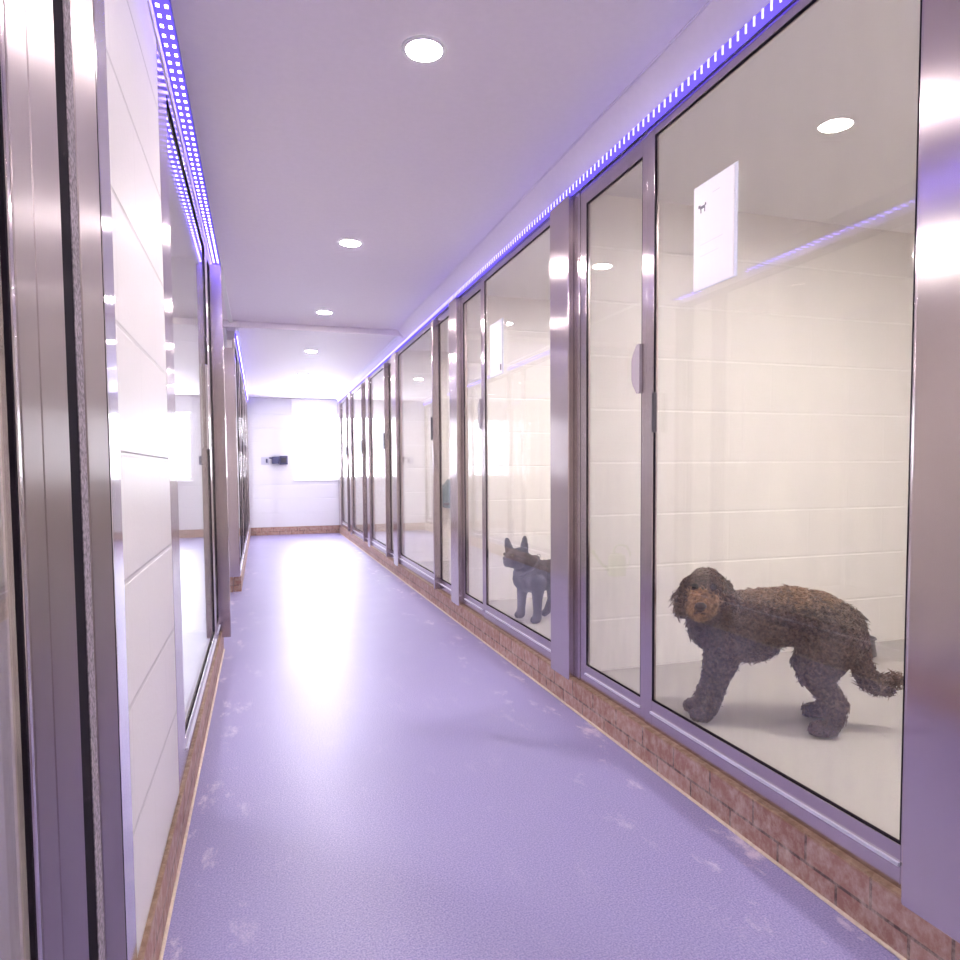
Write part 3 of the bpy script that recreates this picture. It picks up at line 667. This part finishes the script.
# ---- small black bulldog-like dog
ANG2 = 3.30
dg2 = thing('dog', 'small black short-haired dog with upright bat ears standing behind the second right-hand window', 'dog', (1.735, 4.02, PENZ), rz=ANG2)
H2 = Vector((.225, .01, .400))
chains = [
    [(-.20, 0, .29, .088), (-.10, 0, .295, .088), (.0, 0, .285, .094), (.10, 0, .275, .105), (.165, 0, .27, .09)],
    [(.10, 0, .31, .085), (.17, 0, .355, .075), (.215, .005, .39, .068)],
    [(.13, .085, .25, .052), (.14, .09, .16, .034), (.14, .09, .07, .027), (.145, .09, .03, .030), (.168, .09, .024, .023)],
    [(.13, -.085, .25, .052), (.145, -.09, .16, .034), (.15, -.09, .07, .027), (.155, -.09, .03, .030), (.178, -.09, .024, .023)],
    [(-.19, .06, .26, .072), (-.14, .075, .18, .048), (-.19, .075, .11, .028), (-.175, .075, .04, .026), (-.15, .075, .024, .023)],
    [(-.15, -.05, .26, .072), (-.07, -.06, .18, .046), (-.06, -.06, .11, .028), (-.025, -.055, .04, .026), (.0, -.055, .024, .023)],
    [(-.27, 0, .33, .022), (-.30, 0, .32, .014)],
    [tuple(H2) + (.070,), tuple(H2 + Vector((.045, .015, .0))) + (.058,), tuple(H2 + Vector((.078, .022, -.004))) + (.042,)],
    [tuple(H2 + Vector((.072, .045, -.024))) + (.027,), tuple(H2 + Vector((.03, .05, -.03))) + (.030,)],
    [tuple(H2 + Vector((.075, -.01, -.024))) + (.027,), tuple(H2 + Vector((.03, -.03, -.03))) + (.030,)],
]
def ear_blades(base, tip, w):
    return [[tuple(base) + (w,), tuple(base.lerp(tip, .4)) + (w * .9,), tuple(base.lerp(tip, .8)) + (w * .66,), tuple(tip) + (w * .45,)]]
EA = [(H2 + Vector((.044, -.040, .045)), H2 + Vector((.056, -.052, .118))), (H2 + Vector((-.010, .045, .045)), H2 + Vector((-.008, .060, .135)))]
for (p, q) in EA: chains += ear_blades(p, q, .028)
body2 = capsules(chains, voxel=.006, smooth=6)
addmesh('body', body2, 'black', dg2)
c4 = locks(body2, 16000, .009, .0016, lambda P: 1., lambda P: (-1, 0, -.5), .15, 8)
addmesh('short_coat', c4, 'black', dg2)
b = B(); ball(b, H2 + Vector((.118, .03, .010)), .014, .7, 1.2, .9); obj('nose', b, 'nose', dg2, True, world=False)
for e in ((.085, .066, .030), (.088, -.018, .030)):
    b = B(); ball(b, H2 + Vector(e), .011); obj('eye', b, 'eye', dg2, True, world=False)
b = B(); n = 28; ax = Vector((.62, 0, .78)).normalized(); s1 = Vector((0, 1, 0)); s2 = ax.cross(s1); cc = Vector((.165, .0, .345))
pts = [cc + s1 * math.cos(2 * PI * k / n) * .090 + s2 * math.sin(2 * PI * k / n) * .092 for k in range(n + 1)]
tube(b, pts, .009, 8); obj('collar', b, 'collar', dg2, True, world=False)
b = B(); tube(b, [(.075 + .012 * math.cos(a), .0, .405 + .012 * math.sin(a)) for a in np.linspace(0, 2 * PI, 14)], .0025, 6); obj('ring', b, 'metal', dg2, True, world=False)

# ------------------------------------------------------------------ world, window daylight
wd = bpy.data.worlds.new('daylight'); S.world = wd; wd.use_nodes = True
bg = wd.node_tree.nodes['Background']; bg.inputs[0].default_value = (.86, .90, 1., 1); bg.inputs[1].default_value = 27.
ld = bpy.data.lights.new('window_portal', 'AREA'); ld.shape = 'RECTANGLE'; ld.size = WX1 - WX0; ld.size_y = WZ1 - WZ0; ld.cycles.is_portal = True
lo = bpy.data.objects.new('window_portal', ld); COL.objects.link(lo); lo.location = ((WX0 + WX1) / 2, YEND + .21, (WZ0 + WZ1) / 2); lo.rotation_euler = (-PI / 2, 0, 0)

# ------------------------------------------------------------------ camera
f, yaw, pitch, roll, cx, cy = 688.7, .3087, .0522, -.0073, 480.5, 507.4
fw = Vector((math.sin(yaw) * math.cos(pitch), math.cos(yaw) * math.cos(pitch), -math.sin(pitch)))
rt = Vector((math.cos(yaw), -math.sin(yaw), 0)); up = rt.cross(fw)
r2 = rt * math.cos(roll) + up * math.sin(roll); u2 = -rt * math.sin(roll) + up * math.cos(roll)
cd = bpy.data.cameras.new('camera'); cd.sensor_width = 36; cd.lens = f / 960 * 36
cd.shift_x = (480 - cx) / 960; cd.shift_y = (cy - 480) / 960; cd.clip_start = .02
co = bpy.data.objects.new('camera', cd); COL.objects.link(co)
mt = Matrix((r2, u2, -fw)).transposed().to_4x4(); mt.translation = (0, 0, 1.08); co.matrix_world = mt
S.camera = co
S.view_settings.view_transform = 'Standard'; S.view_settings.look = 'None'; S.view_settings.gamma = 1; S.view_settings.use_curve_mapping = False
S.view_settings.exposure = .95
S.cycles.max_bounces = 12; S.cycles.diffuse_bounces = 6; S.cycles.glossy_bounces = 6; S.cycles.transparent_max_bounces = 24
S.cycles.sample_clamp_indirect = 8.; S.cycles.use_denoising = True
